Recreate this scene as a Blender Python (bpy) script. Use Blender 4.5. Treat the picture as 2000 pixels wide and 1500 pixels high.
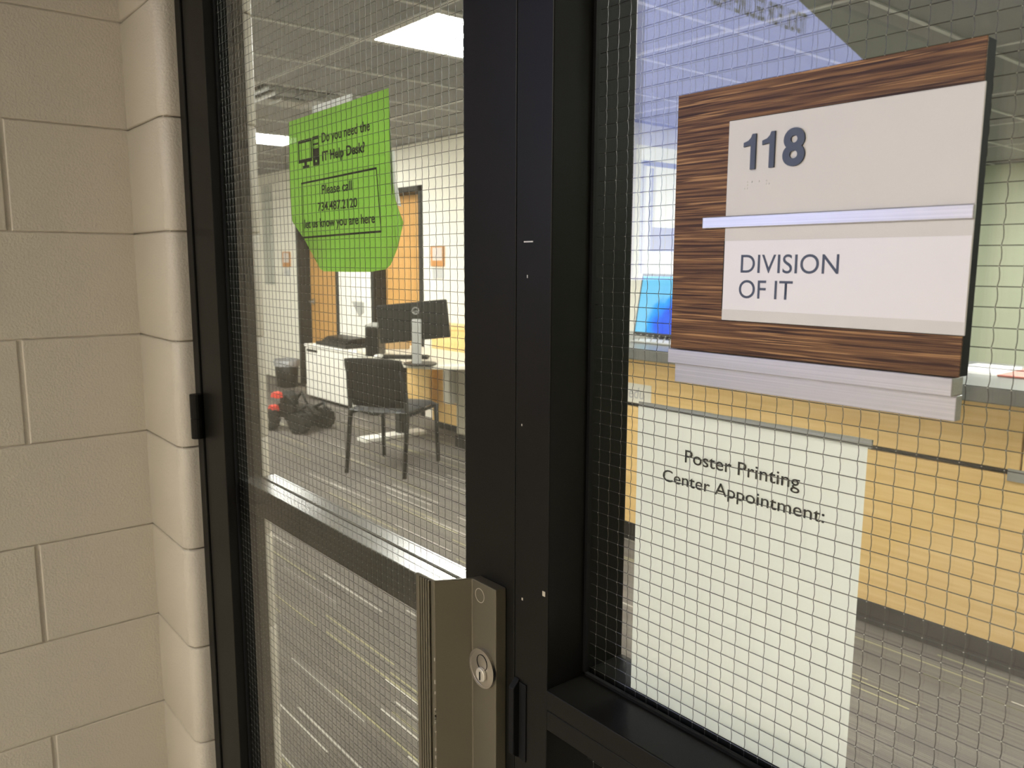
import bpy, bmesh, math, random
from mathutils import Vector, Matrix
random.seed(7)
for o in list(bpy.data.objects): bpy.data.objects.remove(o, do_unlink=True)
scn = bpy.context.scene
C = scn.collection

# ------------------------------------------------------------------ camera
H = 1.40                                   # camera height
FPX, PITCH, ROLL, YAW = 1577.54, 0.147942, 0.0033855, 0.883176
_cy, _sy = math.cos(YAW), math.sin(YAW)
_f = Vector((-_sy, _cy, 0)); _r = Vector((_cy, _sy, 0)); _u = Vector((0, 0, 1))
FW = _f*math.cos(PITCH) - _u*math.sin(PITCH)
_u2 = _u*math.cos(PITCH) + _f*math.sin(PITCH)
RT = _r*math.cos(ROLL) + _u2*math.sin(ROLL)
UP = _u2*math.cos(ROLL) - _r*math.sin(ROLL)
cd = bpy.data.cameras.new('camera'); cam = bpy.data.objects.new('camera', cd); C.objects.link(cam)
cd.sensor_fit = 'HORIZONTAL'; cd.sensor_width = 36; cd.lens = FPX/2000*36
cd.clip_start = 0.02; cd.clip_end = 60
cam.matrix_world = Matrix(((RT.x, UP.x, -FW.x, 0), (RT.y, UP.y, -FW.y, 0), (RT.z, UP.z, -FW.z, H), (0, 0, 0, 1)))
cd.dof.use_dof = True; cd.dof.focus_distance = 0.85; cd.dof.aperture_fstop = 14
scn.camera = cam
def ray(x, y): return RT*((x-1000)/FPX) - UP*((y-750)/FPX) + FW
def onY(x, y, Y): d = ray(x, y); return d*(Y/d.y) + Vector((0, 0, H))
def onX(x, y, X): d = ray(x, y); return d*(X/d.x) + Vector((0, 0, H))
def onZ(x, y, Z): d = ray(x, y); return d*((Z-H)/d.z) + Vector((0, 0, H))

# ------------------------------------------------------------------ world, exposure
w = bpy.data.worlds.new('world'); scn.world = w; w.use_nodes = True
w.node_tree.nodes['Background'].inputs[0].default_value = (0.6, 0.62, 0.65, 1)
w.node_tree.nodes['Background'].inputs[1].default_value = 0.05
scn.view_settings.view_transform = 'Standard'; scn.view_settings.look = 'None'
scn.view_settings.gamma = 1; scn.view_settings.use_curve_mapping = False
scn.view_settings.exposure = 0.0
ROOM_LIGHT = 39.0
HALL_LIGHT = 38.0
SCREEN_LIGHT = 5.4

# ------------------------------------------------------------------ materials
def srgb(r, g, b):
    f = lambda c: (c/255/12.92) if c/255 <= 0.04045 else ((c/255+0.055)/1.055)**2.4
    return (f(r), f(g), f(b), 1)
def mat(name, col, rough=0.6, metal=0.0, spec=0.5):
    m = bpy.data.materials.new(name); m.use_nodes = True
    b = m.node_tree.nodes['Principled BSDF']
    b.inputs['Base Color'].default_value = col; b.inputs['Roughness'].default_value = rough
    b.inputs['Metallic'].default_value = metal; b.inputs['Specular IOR Level'].default_value = spec
    return m
def nodes(m): return m.node_tree.nodes, m.node_tree.links, m.node_tree.nodes['Principled BSDF']
def noise_bump(m, scale, strength, dist=0.002, detail=4, col2=None, cscale=None):
    N, L, b = nodes(m)
    tc = N.new('ShaderNodeTexCoord')
    nz = N.new('ShaderNodeTexNoise'); nz.inputs['Scale'].default_value = scale; nz.inputs['Detail'].default_value = detail
    L.new(tc.outputs['Object'], nz.inputs['Vector'])
    bp = N.new('ShaderNodeBump'); bp.inputs['Strength'].default_value = strength; bp.inputs['Distance'].default_value = dist
    L.new(nz.outputs['Fac'], bp.inputs['Height']); L.new(bp.outputs['Normal'], b.inputs['Normal'])
    if col2:
        n2 = N.new('ShaderNodeTexNoise'); n2.inputs['Scale'].default_value = cscale or scale; n2.inputs['Detail'].default_value = 5
        L.new(tc.outputs['Object'], n2.inputs['Vector'])
        mx = N.new('ShaderNodeMix'); mx.data_type = 'RGBA'
        mx.inputs[6].default_value = b.inputs['Base Color'].default_value; mx.inputs[7].default_value = col2
        L.new(n2.outputs['Fac'], mx.inputs[0]); L.new(mx.outputs[2], b.inputs['Base Color'])
    return m
def emit(name, col, s):
    m = bpy.data.materials.new(name); m.use_nodes = True
    N, L = m.node_tree.nodes, m.node_tree.links
    N.remove(N['Principled BSDF']); e = N.new('ShaderNodeEmission')
    e.inputs[0].default_value = col; e.inputs[1].default_value = s
    L.new(e.outputs[0], N['Material Output'].inputs[0]); return m

def block_paint():
    m = mat('painted_block', (0.535, 0.49, 0.405, 1), 0.42, 0, 0.45)
    N, L, b = nodes(m)
    g = N.new('ShaderNodeNewGeometry')
    n1 = N.new('ShaderNodeTexNoise'); n1.inputs['Scale'].default_value = 240; n1.inputs['Detail'].default_value = 3
    n2 = N.new('ShaderNodeTexVoronoi'); n2.inputs['Scale'].default_value = 55
    n3 = N.new('ShaderNodeTexNoise'); n3.inputs['Scale'].default_value = 22; n3.inputs['Detail'].default_value = 2
    for n in (n1, n2, n3): L.new(g.outputs['Position'], n.inputs['Vector'])
    r = N.new('ShaderNodeMapRange'); r.inputs[1].default_value = 0.0; r.inputs[2].default_value = 0.16
    r.inputs[3].default_value = 1.0; r.inputs[4].default_value = 0.0
    L.new(n2.outputs['Distance'], r.inputs[0])
    r3 = N.new('ShaderNodeMapRange'); r3.inputs[1].default_value = 0.54; r3.inputs[2].default_value = 0.66
    L.new(n3.outputs['Fac'], r3.inputs[0])
    mu = N.new('ShaderNodeMath'); mu.operation = 'MULTIPLY'; L.new(r.outputs[0], mu.inputs[0]); L.new(r3.outputs[0], mu.inputs[1])
    ad = N.new('ShaderNodeMath'); ad.operation = 'MULTIPLY_ADD'; L.new(mu.outputs[0], ad.inputs[0]); ad.inputs[1].default_value = 0.6
    L.new(n1.outputs['Fac'], ad.inputs[2])
    bp = N.new('ShaderNodeBump'); bp.inputs['Strength'].default_value = 0.42; bp.inputs['Distance'].default_value = 0.003
    L.new(ad.outputs[0], bp.inputs['Height']); L.new(bp.outputs['Normal'], b.inputs['Normal'])
    return m
def carpet():
    m = mat('striped_carpet', (0.2, 0.18, 0.15, 1), 0.95, 0, 0.1)
    N, L, b = nodes(m)
    g = N.new('ShaderNodeNewGeometry'); s = N.new('ShaderNodeSeparateXYZ'); L.new(g.outputs['Position'], s.inputs[0])
    def op(o, a, c=None, d=None):
        q = N.new('ShaderNodeMath'); q.operation = o
        for k, v in enumerate((a, c, d)):
            if v is None: continue
            if isinstance(v, (int, float)): q.inputs[k].default_value = v
            else: L.new(v, q.inputs[k])
        return q.outputs[0]
    def rnd(a, c, seed):
        w_ = N.new('ShaderNodeTexWhiteNoise'); w_.noise_dimensions = '3D'; v = N.new('ShaderNodeCombineXYZ')
        L.new(a, v.inputs[0]); L.new(c, v.inputs[1]); v.inputs[2].default_value = seed; L.new(v.outputs[0], w_.inputs['Vector']); return w_.outputs['Value']
    def mixc(fac, a, c):
        x = N.new('ShaderNodeMix'); x.data_type = 'RGBA'; L.new(fac, x.inputs[0])
        for k, v in ((6, a), (7, c)):
            if isinstance(v, tuple): x.inputs[k].default_value = v
            else: L.new(v, x.inputs[k])
        return x.outputs[2]
    X, Y = s.outputs['X'], s.outputs['Y']
    # ribs of pile, each row a little different
    yr = op('MULTIPLY', Y, 105.0); row = op('FLOOR', yr); fr = op('FRACT', yr)
    one = op('FLOOR', op('MULTIPLY', X, 2.0))
    rowrnd = rnd(row, one, 3.0)
    rib = op('SMOOTH_MIN', op('MULTIPLY', op('ABSOLUTE', op('SUBTRACT', fr, 0.5)), 2.0), 0.9, 0.1)
    # broad bands
    nb = N.new('ShaderNodeTexNoise'); nb.inputs['Scale'].default_value = 1; nb.inputs['Detail'].default_value = 2
    cv = N.new('ShaderNodeCombineXYZ'); L.new(op('MULTIPLY', X, 0.5), cv.inputs[0]); L.new(op('MULTIPLY', Y, 11.0), cv.inputs[1]); L.new(cv.outputs[0], nb.inputs['Vector'])
    f0 = op('MULTIPLY_ADD', rowrnd, 0.45, op('MULTIPLY', nb.outputs['Fac'], 0.65))
    c0 = mixc(f0, (0.072, 0.065, 0.059, 1), (0.175, 0.158, 0.138, 1))
    c0 = mixc(op('MULTIPLY', rib, 0.45), c0, (0.06, 0.053, 0.046, 1))
    # single pale and yellow yarns running for part of a tile
    zero = op('MULTIPLY', X, 0.0)
    off = rnd(row, zero, 1.0)
    col = op('FLOOR', op('MULTIPLY_ADD', off, 7.0, op('MULTIPLY', X, 1.9)))
    pick = rnd(row, col, 2.0)
    core = op('LESS_THAN', op('ABSOLUTE', op('SUBTRACT', fr, 0.5)), 0.30)
    pale = op('MULTIPLY', op('GREATER_THAN', pick, 0.945), core)
    yel = op('MULTIPLY', op('GREATER_THAN', pick, 0.975), core)
    c1 = mixc(pale, c0, (0.52, 0.49, 0.43, 1)); c2 = mixc(yel, c1, (0.33, 0.31, 0.17, 1))
    # tiles laid slightly apart in tone
    t = rnd(op('FLOOR', op('MULTIPLY', X, 2.0)), op('FLOOR', op('MULTIPLY', Y, 2.0)), 9.0)
    hs = N.new('ShaderNodeHueSaturation'); L.new(c2, hs.inputs['Color']); L.new(op('MULTIPLY_ADD', t, 0.22, 0.9), hs.inputs['Value'])
    L.new(hs.outputs[0], b.inputs['Base Color'])
    bp = N.new('ShaderNodeBump'); bp.inputs['Strength'].default_value = 0.4; bp.inputs['Distance'].default_value = 0.003; bp.invert = True
    L.new(rib, bp.inputs['Height']); L.new(bp.outputs['Normal'], b.inputs['Normal'])
    return m
def wood(name, a, bcol, along='X', k1=4.0, k2=260.0, rough=0.5, lo=0.35, hi=0.68, detail=3.0):
    """streaked wood, grain running along the given object axis"""
    m = mat(name, a, rough, 0, 0.22); N, L, b = nodes(m)
    tc = N.new('ShaderNodeTexCoord'); mp = N.new('ShaderNodeMapping')
    sc = {'X': (k1, k2, k2), 'Z': (k2, k2, k1)}[along]
    mp.inputs['Scale'].default_value = sc
    L.new(tc.outputs['Object'], mp.inputs['Vector'])
    n = N.new('ShaderNodeTexNoise'); n.inputs['Scale'].default_value = 1; n.inputs['Detail'].default_value = detail
    n.inputs['Roughness'].default_value = 0.65
    L.new(mp.outputs[0], n.inputs['Vector'])
    r = N.new('ShaderNodeMapRange'); r.inputs[1].default_value = lo; r.inputs[2].default_value = hi
    L.new(n.outputs['Fac'], r.inputs[0])
    x = N.new('ShaderNodeMix'); x.data_type = 'RGBA'; x.inputs[6].default_value = a; x.inputs[7].default_value = bcol
    L.new(r.outputs[0], x.inputs[0]); L.new(x.outputs[2], b.inputs['Base Color'])
    bp = N.new('ShaderNodeBump'); bp.inputs['Strength'].default_value = 0.12; bp.inputs['Distance'].default_value = 0.0004
    L.new(n.outputs['Fac'], bp.inputs['Height']); L.new(bp.outputs['Normal'], b.inputs['Normal'])
    return m
def glass():
    m = bpy.data.materials.new('clear_glass'); m.use_nodes = True
    N, L = m.node_tree.nodes, m.node_tree.links
    N.remove(N['Principled BSDF'])
    t = N.new('ShaderNodeBsdfTransparent'); t.inputs[0].default_value = (0.965, 0.98, 0.965, 1)
    g = N.new('ShaderNodeBsdfGlossy'); g.inputs['Roughness'].default_value = 0.0; g.inputs['Color'].default_value = (1, 1, 1, 1)
    f = N.new('ShaderNodeFresnel')
    # thin pane without bending: the same reflectance from both sides of each face
    ge = N.new('ShaderNodeNewGeometry'); mr = N.new('ShaderNodeMapRange'); mr.inputs[3].default_value = 1.5; mr.inputs[4].default_value = 1/1.5
    L.new(ge.outputs['Backfacing'], mr.inputs[0]); L.new(mr.outputs[0], f.inputs['IOR'])
    x = N.new('ShaderNodeMixShader'); L.new(f.outputs[0], x.inputs[0]); L.new(t.outputs[0], x.inputs[1]); L.new(g.outputs[0], x.inputs[2])
    L.new(x.outputs[0], N['Material Output'].inputs[0]); return m
def paper(name, col, trans=0.25):
    m = bpy.data.materials.new(name); m.use_nodes = True
    N, L = m.node_tree.nodes, m.node_tree.links
    N.remove(N['Principled BSDF'])
    d = N.new('ShaderNodeBsdfDiffuse'); d.inputs[0].default_value = col
    t = N.new('ShaderNodeBsdfTranslucent'); t.inputs[0].default_value = col
    x = N.new('ShaderNodeMixShader'); x.inputs[0].default_value = trans
    L.new(d.outputs[0], x.inputs[1]); L.new(t.outputs[0], x.inputs[2])
    L.new(x.outputs[0], N['Material Output'].inputs[0]); return m

M = {}
M['block'] = block_paint()
M['carpet'] = carpet()
M['hall_floor'] = noise_bump(mat('pale_vinyl', (0.55, 0.51, 0.44, 1), 0.4), 30, 0.05, 0.001, 3, (0.48, 0.44, 0.38, 1), 6)
M['white_wall'] = noise_bump(mat('cream_wall_paint', (0.81, 0.785, 0.70, 1), 0.7), 90, 0.08)
M['green_wall'] = noise_bump(mat('sage_wall_paint', (0.44, 0.48, 0.36, 1), 0.7), 90, 0.08)
M['ceil'] = noise_bump(mat('ceiling_tile', (0.265, 0.265, 0.26, 1), 0.9, 0, 0.1), 160, 0.35, 0.002, 4, (0.24, 0.24, 0.235, 1), 200)
M['tee'] = mat('tee_bar_white', (0.46, 0.455, 0.44, 1), 0.45)
M['bronze'] = noise_bump(mat('dark_bronze_aluminium', (0.0055, 0.0052, 0.0042, 1), 0.38, 0.0, 0.13), 8, 0.02, 0.001, 3, (0.0080, 0.0076, 0.0060, 1), 3)
M['bronze_rail_lit'] = noise_bump(mat('anodised_rail_ceiling_glare', (0.42, 0.42, 0.41, 1), 0.24, 0.9), 14, 0.02)  # paler than the bronze: glare of the ceiling lights put into the colour
M['pull'] = noise_bump(mat('tan_bronze_metal', (0.150, 0.132, 0.090, 1), 0.42, 0.55), 40, 0.03, 0.0005, 3, (0.132, 0.116, 0.078, 1), 9)
M['steel'] = mat('satin_steel', (0.55, 0.52, 0.47, 1), 0.3, 1.0)
M['wear'] = mat('worn_bare_metal', (0.6, 0.56, 0.46, 1), 0.4, 0.6)
M['black'] = mat('black_rubber', (0.007, 0.007, 0.007, 1), 0.6, 0, 0.12)
M['wire'] = mat('steel_wire', (0.05, 0.048, 0.042, 1), 0.35, 0.5)
M['knot'] = mat('weld_dot', (0.5, 0.49, 0.45, 1), 0.3, 0.6)
M['glass'] = glass()
M['alu'] = wood('brushed_aluminium', (0.40, 0.395, 0.40, 1), (0.48, 0.475, 0.48, 1), 'X', 3, 900, 0.36)
_b = M['alu'].node_tree.nodes['Principled BSDF']; _b.inputs['Metallic'].default_value = 0.75
M['zebra'] = wood('striped_brown_laminate', (0.045, 0.019, 0.011, 1), (0.30, 0.155, 0.062, 1), 'X', 8, 640, 0.5, 0.40, 0.72, 5)
def thin_streaks(m, col, k1, k2, lo, hi, seed):
    N, L, b = nodes(m); old = b.inputs['Base Color'].links[0].from_socket
    tc = N.new('ShaderNodeTexCoord'); mp = N.new('ShaderNodeMapping'); mp.inputs['Scale'].default_value = (k1, k2, k2); mp.inputs['Location'].default_value = (seed, seed*1.7, seed*0.6)
    n = N.new('ShaderNodeTexNoise'); n.inputs['Scale'].default_value = 1; n.inputs['Detail'].default_value = 1
    r = N.new('ShaderNodeMapRange'); r.inputs[1].default_value = lo; r.inputs[2].default_value = hi
    x = N.new('ShaderNodeMix'); x.data_type = 'RGBA'; x.inputs[7].default_value = col
    L.new(tc.outputs['Object'], mp.inputs[0]); L.new(mp.outputs[0], n.inputs['Vector']); L.new(n.outputs['Fac'], r.inputs[0]); L.new(r.outputs[0], x.inputs[0])
    L.new(old, x.inputs[6]); L.new(x.outputs[2], b.inputs['Base Color'])
thin_streaks(M['zebra'], (0.36, 0.20, 0.085, 1), 14, 620, 0.60, 0.68, 3.1)
thin_streaks(M['zebra'], (0.030, 0.012, 0.008, 1), 11, 560, 0.60, 0.70, 8.7)
M['sign_edge'] = mat('dark_panel_edge', (0.02, 0.023, 0.024, 1), 0.6, 0, 0.1)
M['sign_plate'] = noise_bump(mat('pale_grey_plate', (0.60, 0.585, 0.555, 1), 0.5), 500, 0.05, 0.0003)
M['sign_insert'] = mat('white_paper_insert', (0.72, 0.705, 0.71, 1), 0.35)
M['slate'] = mat('slate_blue_lettering', (0.045, 0.060, 0.095, 1), 0.5)
M['ink'] = mat('black_ink', (0.004, 0.0045, 0.004, 1), 0.8, 0, 0.1)
M['faint_ink'] = mat('grey_ink', (0.45, 0.46, 0.48, 1), 0.8, 0, 0.1)
M['poster'] = paper('poster_paper', (0.90, 0.905, 0.865, 1), 0.36)
M['green'] = paper('lime_green_paper', (0.43, 0.76, 0.125, 1), 0.36)
M['white_paper'] = paper('white_paper', (0.88, 0.88, 0.87, 1), 0.45)
M['film'] = M['glass']
M['maple'] = wood('maple_veneer', (0.78, 0.52, 0.21, 1), (0.87, 0.62, 0.28, 1), 'X', 3, 60, 0.4)
M['oakdoor'] = wood('oak_door_veneer', (0.47, 0.25, 0.075, 1), (0.57, 0.325, 0.11, 1), 'Z', 2, 60, 0.45)
M['frame_grey'] = mat('dark_grey_steel_frame', (0.018, 0.019, 0.017, 1), 0.45, 0, 0.25)
M['counter'] = noise_bump(mat('slate_grey_laminate', (0.085, 0.09, 0.085, 1), 0.3), 60, 0.03, 0.001, 3, (0.12, 0.125, 0.12, 1), 40)
M['kick'] = mat('black_vinyl_base', (0.010, 0.010, 0.009, 1), 0.5, 0, 0.2)
M['cabinet'] = mat('white_laminate', (0.78, 0.76, 0.70, 1), 0.45)
M['desk'] = mat('almond_laminate', (0.70, 0.66, 0.55, 1), 0.4)
M['taupe'] = mat('taupe_side_panel', (0.36, 0.33, 0.26, 1), 0.5)
M['plastic'] = mat('black_plastic', (0.008, 0.0088, 0.008, 1), 0.42, 0, 0.25)
M['rubber'] = mat('dark_rubber_tyre', (0.016, 0.017, 0.016, 1), 0.7, 0, 0.2)
M['red'] = mat('red_plastic', (0.75, 0.06, 0.04, 1), 0.4)
M['vinyl'] = mat('charcoal_vinyl_seat', (0.045, 0.048, 0.052, 1), 0.35)
M['mesh_back'] = noise_bump(mat('black_mesh_back', (0.006, 0.006, 0.0055, 1), 0.7, 0, 0.15), 400, 0.3, 0.001)
M['grey_plastic'] = mat('grey_plastic', (0.32, 0.32, 0.30, 1), 0.4)
M['bag'] = noise_bump(mat('clear_bin_liner', (0.28, 0.28, 0.29, 1), 0.2), 30, 0.6, 0.01)
M['brass'] = mat('orange_wood_frame', (0.55, 0.25, 0.07, 1), 0.5)
M['grey_board'] = mat('grey_board', (0.44, 0.45, 0.40, 1), 0.7)
M['cardboard'] = mat('brown_cardboard', (0.40, 0.25, 0.11, 1), 0.8)
M['troffer'] = emit('lit_diffuser', (1.0, 0.98, 0.93, 1), ROOM_LIGHT)
M['troffer_hall'] = emit('lit_hall_diffuser', (1.0, 0.935, 0.82, 1), HALL_LIGHT)

# ------------------------------------------------------------------ mesh helpers
class MB:
    def __init__(s): s.v = []; s.f = []
    def box(s, x0, x1, y0, y1, z0, z1):
        n = len(s.v)
        s.v += [(x, y, z) for z in (z0, z1) for y in (y0, y1) for x in (x0, x1)]
        s.f += [tuple(n+i for i in q) for q in ((0,2,3,1),(4,5,7,6),(0,1,5,4),(2,6,7,3),(0,4,6,2),(1,3,7,5))]
        return s
    def prism(s, pts, a0, a1, axis='Z'):
        """closed outline pts extruded along an axis from a0 to a1"""
        n = len(s.v); k = len(pts)
        put = {'Z': lambda p, a: (p[0], p[1], a), 'Y': lambda p, a: (p[0], a, p[1]), 'X': lambda p, a: (a, p[0], p[1])}[axis]
        s.v += [put(p, a0) for p in pts] + [put(p, a1) for p in pts]
        s.f += [(n+i, n+(i+1) % k, n+k+(i+1) % k, n+k+i) for i in range(k)]
        s.f += [tuple(n+i for i in reversed(range(k))), tuple(n+k+i for i in range(k))]
        return s
    def tube(s, pts, rad, n=8, cap=True):
        pts = [Vector(p) for p in pts]; base = len(s.v)
        rads = rad if isinstance(rad, (list, tuple)) else [rad]*len(pts)
        for i, p in enumerate(pts):
            d = (pts[min(i+1, len(pts)-1)] - pts[max(i-1, 0)]).normalized()
            a = Vector((0, 0, 1)) if abs(d.z) < 0.9 else Vector((1, 0, 0))
            u = d.cross(a).normalized(); v = d.cross(u)
            s.v += [tuple(p + (u*math.cos(2*math.pi*j/n) + v*math.sin(2*math.pi*j/n))*rads[i]) for j in range(n)]
        for i in range(len(pts)-1):
            for j in range(n):
                s.f.append((base+i*n+j, base+i*n+(j+1) % n, base+(i+1)*n+(j+1) % n, base+(i+1)*n+j))
        if cap:
            s.f.append(tuple(base+j for j in reversed(range(n)))); s.f.append(tuple(base+(len(pts)-1)*n+j for j in range(n)))
        return s
    def ring(s, c, ro, ri, a0, a1, axis='Y', n=28):
        """annulus with thickness from a0 to a1 along axis"""
        b = len(s.v)
        for a in (a0, a1):
            for r in (ro, ri):
                for j in range(n):
                    p = (c[0]+r*math.cos(2*math.pi*j/n), c[1]+r*math.sin(2*math.pi*j/n))
                    s.v.append((p[0], a, p[1]) if axis == 'Y' else ((a, p[0], p[1]) if axis == 'X' else (p[0], p[1], a)))
        for j in range(n):
            k = (j+1) % n
            for q0, q1 in ((0, 1), (1, 3), (3, 2), (2, 0)):
                s.f.append((b+q0*n+j, b+q0*n+k, b+q1*n+k, b+q1*n+j))
        return s
def circle(cx, cy, r, n=24): return [(cx+r*math.cos(2*math.pi*i/n), cy+r*math.sin(2*math.pi*i/n)) for i in range(n)]
def wloc(o):
    v = Vector((0, 0, 0))
    while o is not None: v += Vector(o.location); o = o.parent
    return v
def obj(name, mb, m, parent=None, bev=0.0, seg=2, smooth=False, local=False):
    """one mesh object; coordinates are world ones unless local is set (parents are then possibly turned)"""
    me = bpy.data.meshes.new(name)
    if isinstance(mb, MB): me.from_pydata(mb.v, [], mb.f)
    else: me = mb
    off = Vector((0, 0, 0)) if (local or parent is None) else wloc(parent)
    bm = bmesh.new(); bm.from_mesh(me)
    if off.length > 0: bmesh.ops.translate(bm, verts=bm.verts, vec=-off)
    bmesh.ops.recalc_face_normals(bm, faces=bm.faces)
    if bev > 0:
        ed = [e for e in bm.edges if len(e.link_faces) == 2 and e.calc_face_angle(0) > 0.5]
        bmesh.ops.bevel(bm, geom=ed, offset=bev, segments=seg, profile=0.5, affect='EDGES', clamp_overlap=True)
    bm.to_mesh(me); bm.free()
    if smooth:
        for p in me.polygons: p.use_smooth = True
    me.materials.clear(); me.materials.append(m)
    o = bpy.data.objects.new(name, me); C.objects.link(o)
    if parent: o.parent = parent
    return o
def box(name, x0, x1, y0, y1, z0, z1, m, parent=None, bev=0.0, seg=2, local=False):
    return obj(name, MB().box(x0, x1, y0, y1, z0, z1), m, parent, bev, seg, local=local)
def thing(name, label, cat, loc=(0, 0, 0), rz=0.0, group=None):
    o = bpy.data.objects.new(name, None); C.objects.link(o); o.location = loc; o.rotation_euler = (0, 0, rz)
    o.empty_display_size = 0.05
    o['label'] = label; o['category'] = cat
    if group: o['group'] = group
    return o
def tag(o, label, cat, group=None):
    o['label'] = label; o['category'] = cat
    if group: o['group'] = group
    return o
def struct(o, label, cat):
    o['kind'] = 'structure'; o['label'] = label; o['category'] = cat; return o
def shell(name, label, cat, loc=(0, 0, 0)):
    o = bpy.data.objects.new(name, None); C.objects.link(o); o.location = loc; o.empty_display_size = 0.05
    return struct(o, label, cat)
def text_mesh(body, ext=0.0, offset=0.0, shear=0.0):
    cu = bpy.data.curves.new('lettering', 'FONT'); cu.body = body; cu.extrude = ext; cu.offset = offset; cu.shear = shear
    cu.resolution_u = 6
    to = bpy.data.objects.new('lettering_tmp', cu); C.objects.link(to)
    dg = bpy.context.evaluated_depsgraph_get(); dg.update()
    me = bpy.data.meshes.new_from_object(to.evaluated_get(dg))
    bpy.data.objects.remove(to, do_unlink=True); bpy.data.curves.remove(cu)
    return me
def lettering(name, body, x0, x1, zb, zt, y, m, parent, depth=0.0, bold=0.0, face=-1, shear=0.0, rot=0.0):
    """text scaled into the rectangle x0..x1, zb..zt, standing in a plane y=const and read from -y"""
    me = text_mesh(body, 0.5 if depth else 0.0, bold, shear)
    xs = [v.co.x for v in me.vertices]; ys = [v.co.y for v in me.vertices]
    a, b, c, d = min(xs), max(xs), min(ys), max(ys)
    for v in me.vertices:
        tx, tz = (v.co.x-a)/(b-a), (v.co.y-c)/(d-c)
        yy = y - (v.co.z+0.5)*depth if depth else y
        v.co = (x0+(x1-x0)*tx, yy, zb+(zt-zb)*tz + rot*(tx-0.5)*(x1-x0))
    return obj(name, me, m, parent)

# ================================================================== SETTING
YW0, YW1 = 0.463, 0.646           # block wall holding the door, front and back faces
XL = -1.775                      # block wall on the left of the hall
XJ = -1.553                      # jamb end of the block wall
ZC = 2.46                        # ceilings
CO = 0.2032; Z0 = 1.457 - 7*CO   # block courses
XE, YB, YG = -10.4, 4.05, 9.6    # room: far end, back wall, far green wall
XR = 2.6

fl = struct(box('floor', XE-0.2, XR+0.2, 0.56, YG+0.2, -0.1, 0.0, M['carpet']), 'grey brown carpet with thin pale streaks inside the room', 'floor')
fh = struct(box('floor', XL-0.25, XR+0.2, -4.2, 0.56, -0.1, 0.0, M['hall_floor']), 'pale vinyl floor of the hallway outside the door', 'floor')

# --- left wall: mortar core with single blocks
wl = struct(box('wall_left', XL-0.19, XL-0.0032, -4.0, YW0+0.0, 0, ZC, M['block']), 'cream painted concrete block wall left of the door', 'wall')
def block_mesh(L_, h, name='block', t=0.03):
    mb = MB().box(-t, 0, 0, L_, 0, h)
    me = bpy.data.meshes.new(name); me.from_pydata(mb.v, [], mb.f)
    bm = bmesh.new(); bm.from_mesh(me); bmesh.ops.recalc_face_normals(bm, faces=bm.faces)
    ed = [e for e in bm.edges if all(abs(v.co.x) < 1e-6 for v in e.verts)]
    bmesh.ops.bevel(bm, geom=ed, offset=0.0026, segments=3, profile=0.5, affect='EDGES')
    bm.to_mesh(me); bm.free(); me.materials.append(M['block'])
    return me
cache = {}
def put_block(L_, h, x, y, z):
    k = (round(L_, 4), round(h, 4))
    if k not in cache: cache[k] = block_mesh(*k)
    o = bpy.data.objects.new('block', cache[k]); C.objects.link(o); o.parent = wl
    o.location = (x, y, z)
HG, VG = 0.0014, 0.0078
for c in range(-1, 13):
    z = Z0 + c*CO; za = max(z+HG/2, 0.0); zb = min(z+CO-HG/2, ZC)
    if zb - za < 0.02: continue
    y1 = YW0 + 0.006
    first = 0.212 if c % 2 == 1 else 0.4155
    y0 = YW0 - first
    # the first block of a course reaches the corner
    while y1 > -4.0:
        a = max(y0, -4.0)
        if y1-a > 0.03: put_block(y1-a, zb-za, XL+random.uniform(-0.0006, 0.0006), a, za)
        y1 = a - VG; y0 = y1 - 0.3984

# --- block pier beside the door: bullnosed blocks
wf = struct(box('wall_front', XL-0.19, XJ-0.010, YW0+0.008, YW1-0.008, 0, ZC, M['block']), 'narrow block pier with rounded corner between side wall and door', 'wall')
def pier_block(h):
    R = 0.026; pts = [(XL-0.10, YW0)]
    pts += [(XJ-R+R*math.sin(a), YW0+R-R*math.cos(a)) for a in [i*math.pi/2/8 for i in range(9)]]
    pts += [(XJ-R+R*math.cos(a), YW1-R+R*math.sin(a)) for a in [i*math.pi/2/8 for i in range(9)]]
    pts += [(XL-0.10, YW1)]
    b = 0.0035
    mb = MB(); n = len(pts); cx = XL-0.05
    cen = Vector((XJ-0.05, (YW0+YW1)/2))
    def inset(d):
        out = []
        for (x, y) in pts:
            q = Vector((x, y)); v = (cen-q); 
            sx = d if x > XL-0.05 else 0
            out.append((x - (sx if x > XJ-R else 0)*min(1, max(0, (x-(XJ-R))/R)), y + (d if y < cen.y else -d)*(1-min(1, max(0, (x-(XJ-R))/R))*0.6)))
        return out
    rings = [(inset(b), 0), (inset(b*0.3), b*0.35), (pts, b), (pts, h-b), (inset(b*0.3), h-b*0.35), (inset(b), h)]
    for p, z in rings: mb.v += [(x, y, z) for x, y in p]
    for r in range(len(rings)-1):
        for i in range(n): mb.f.append((r*n+i, r*n+(i+1) % n, (r+1)*n+(i+1) % n, (r+1)*n+i))
    mb.f.append(tuple(reversed(range(n)))); mb.f.append(tuple((len(rings)-1)*n+i for i in range(n)))
    me = bpy.data.meshes.new('block'); me.from_pydata(mb.v, [], mb.f)
    bm = bmesh.new(); bm.from_mesh(me); bmesh.ops.recalc_face_normals(bm, faces=bm.faces); bm.to_mesh(me); bm.free()
    for p in me.polygons: p.use_smooth = abs(p.normal.z) < 0.9 
    me.materials.append(M['block']); return me
pc = {}
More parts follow.
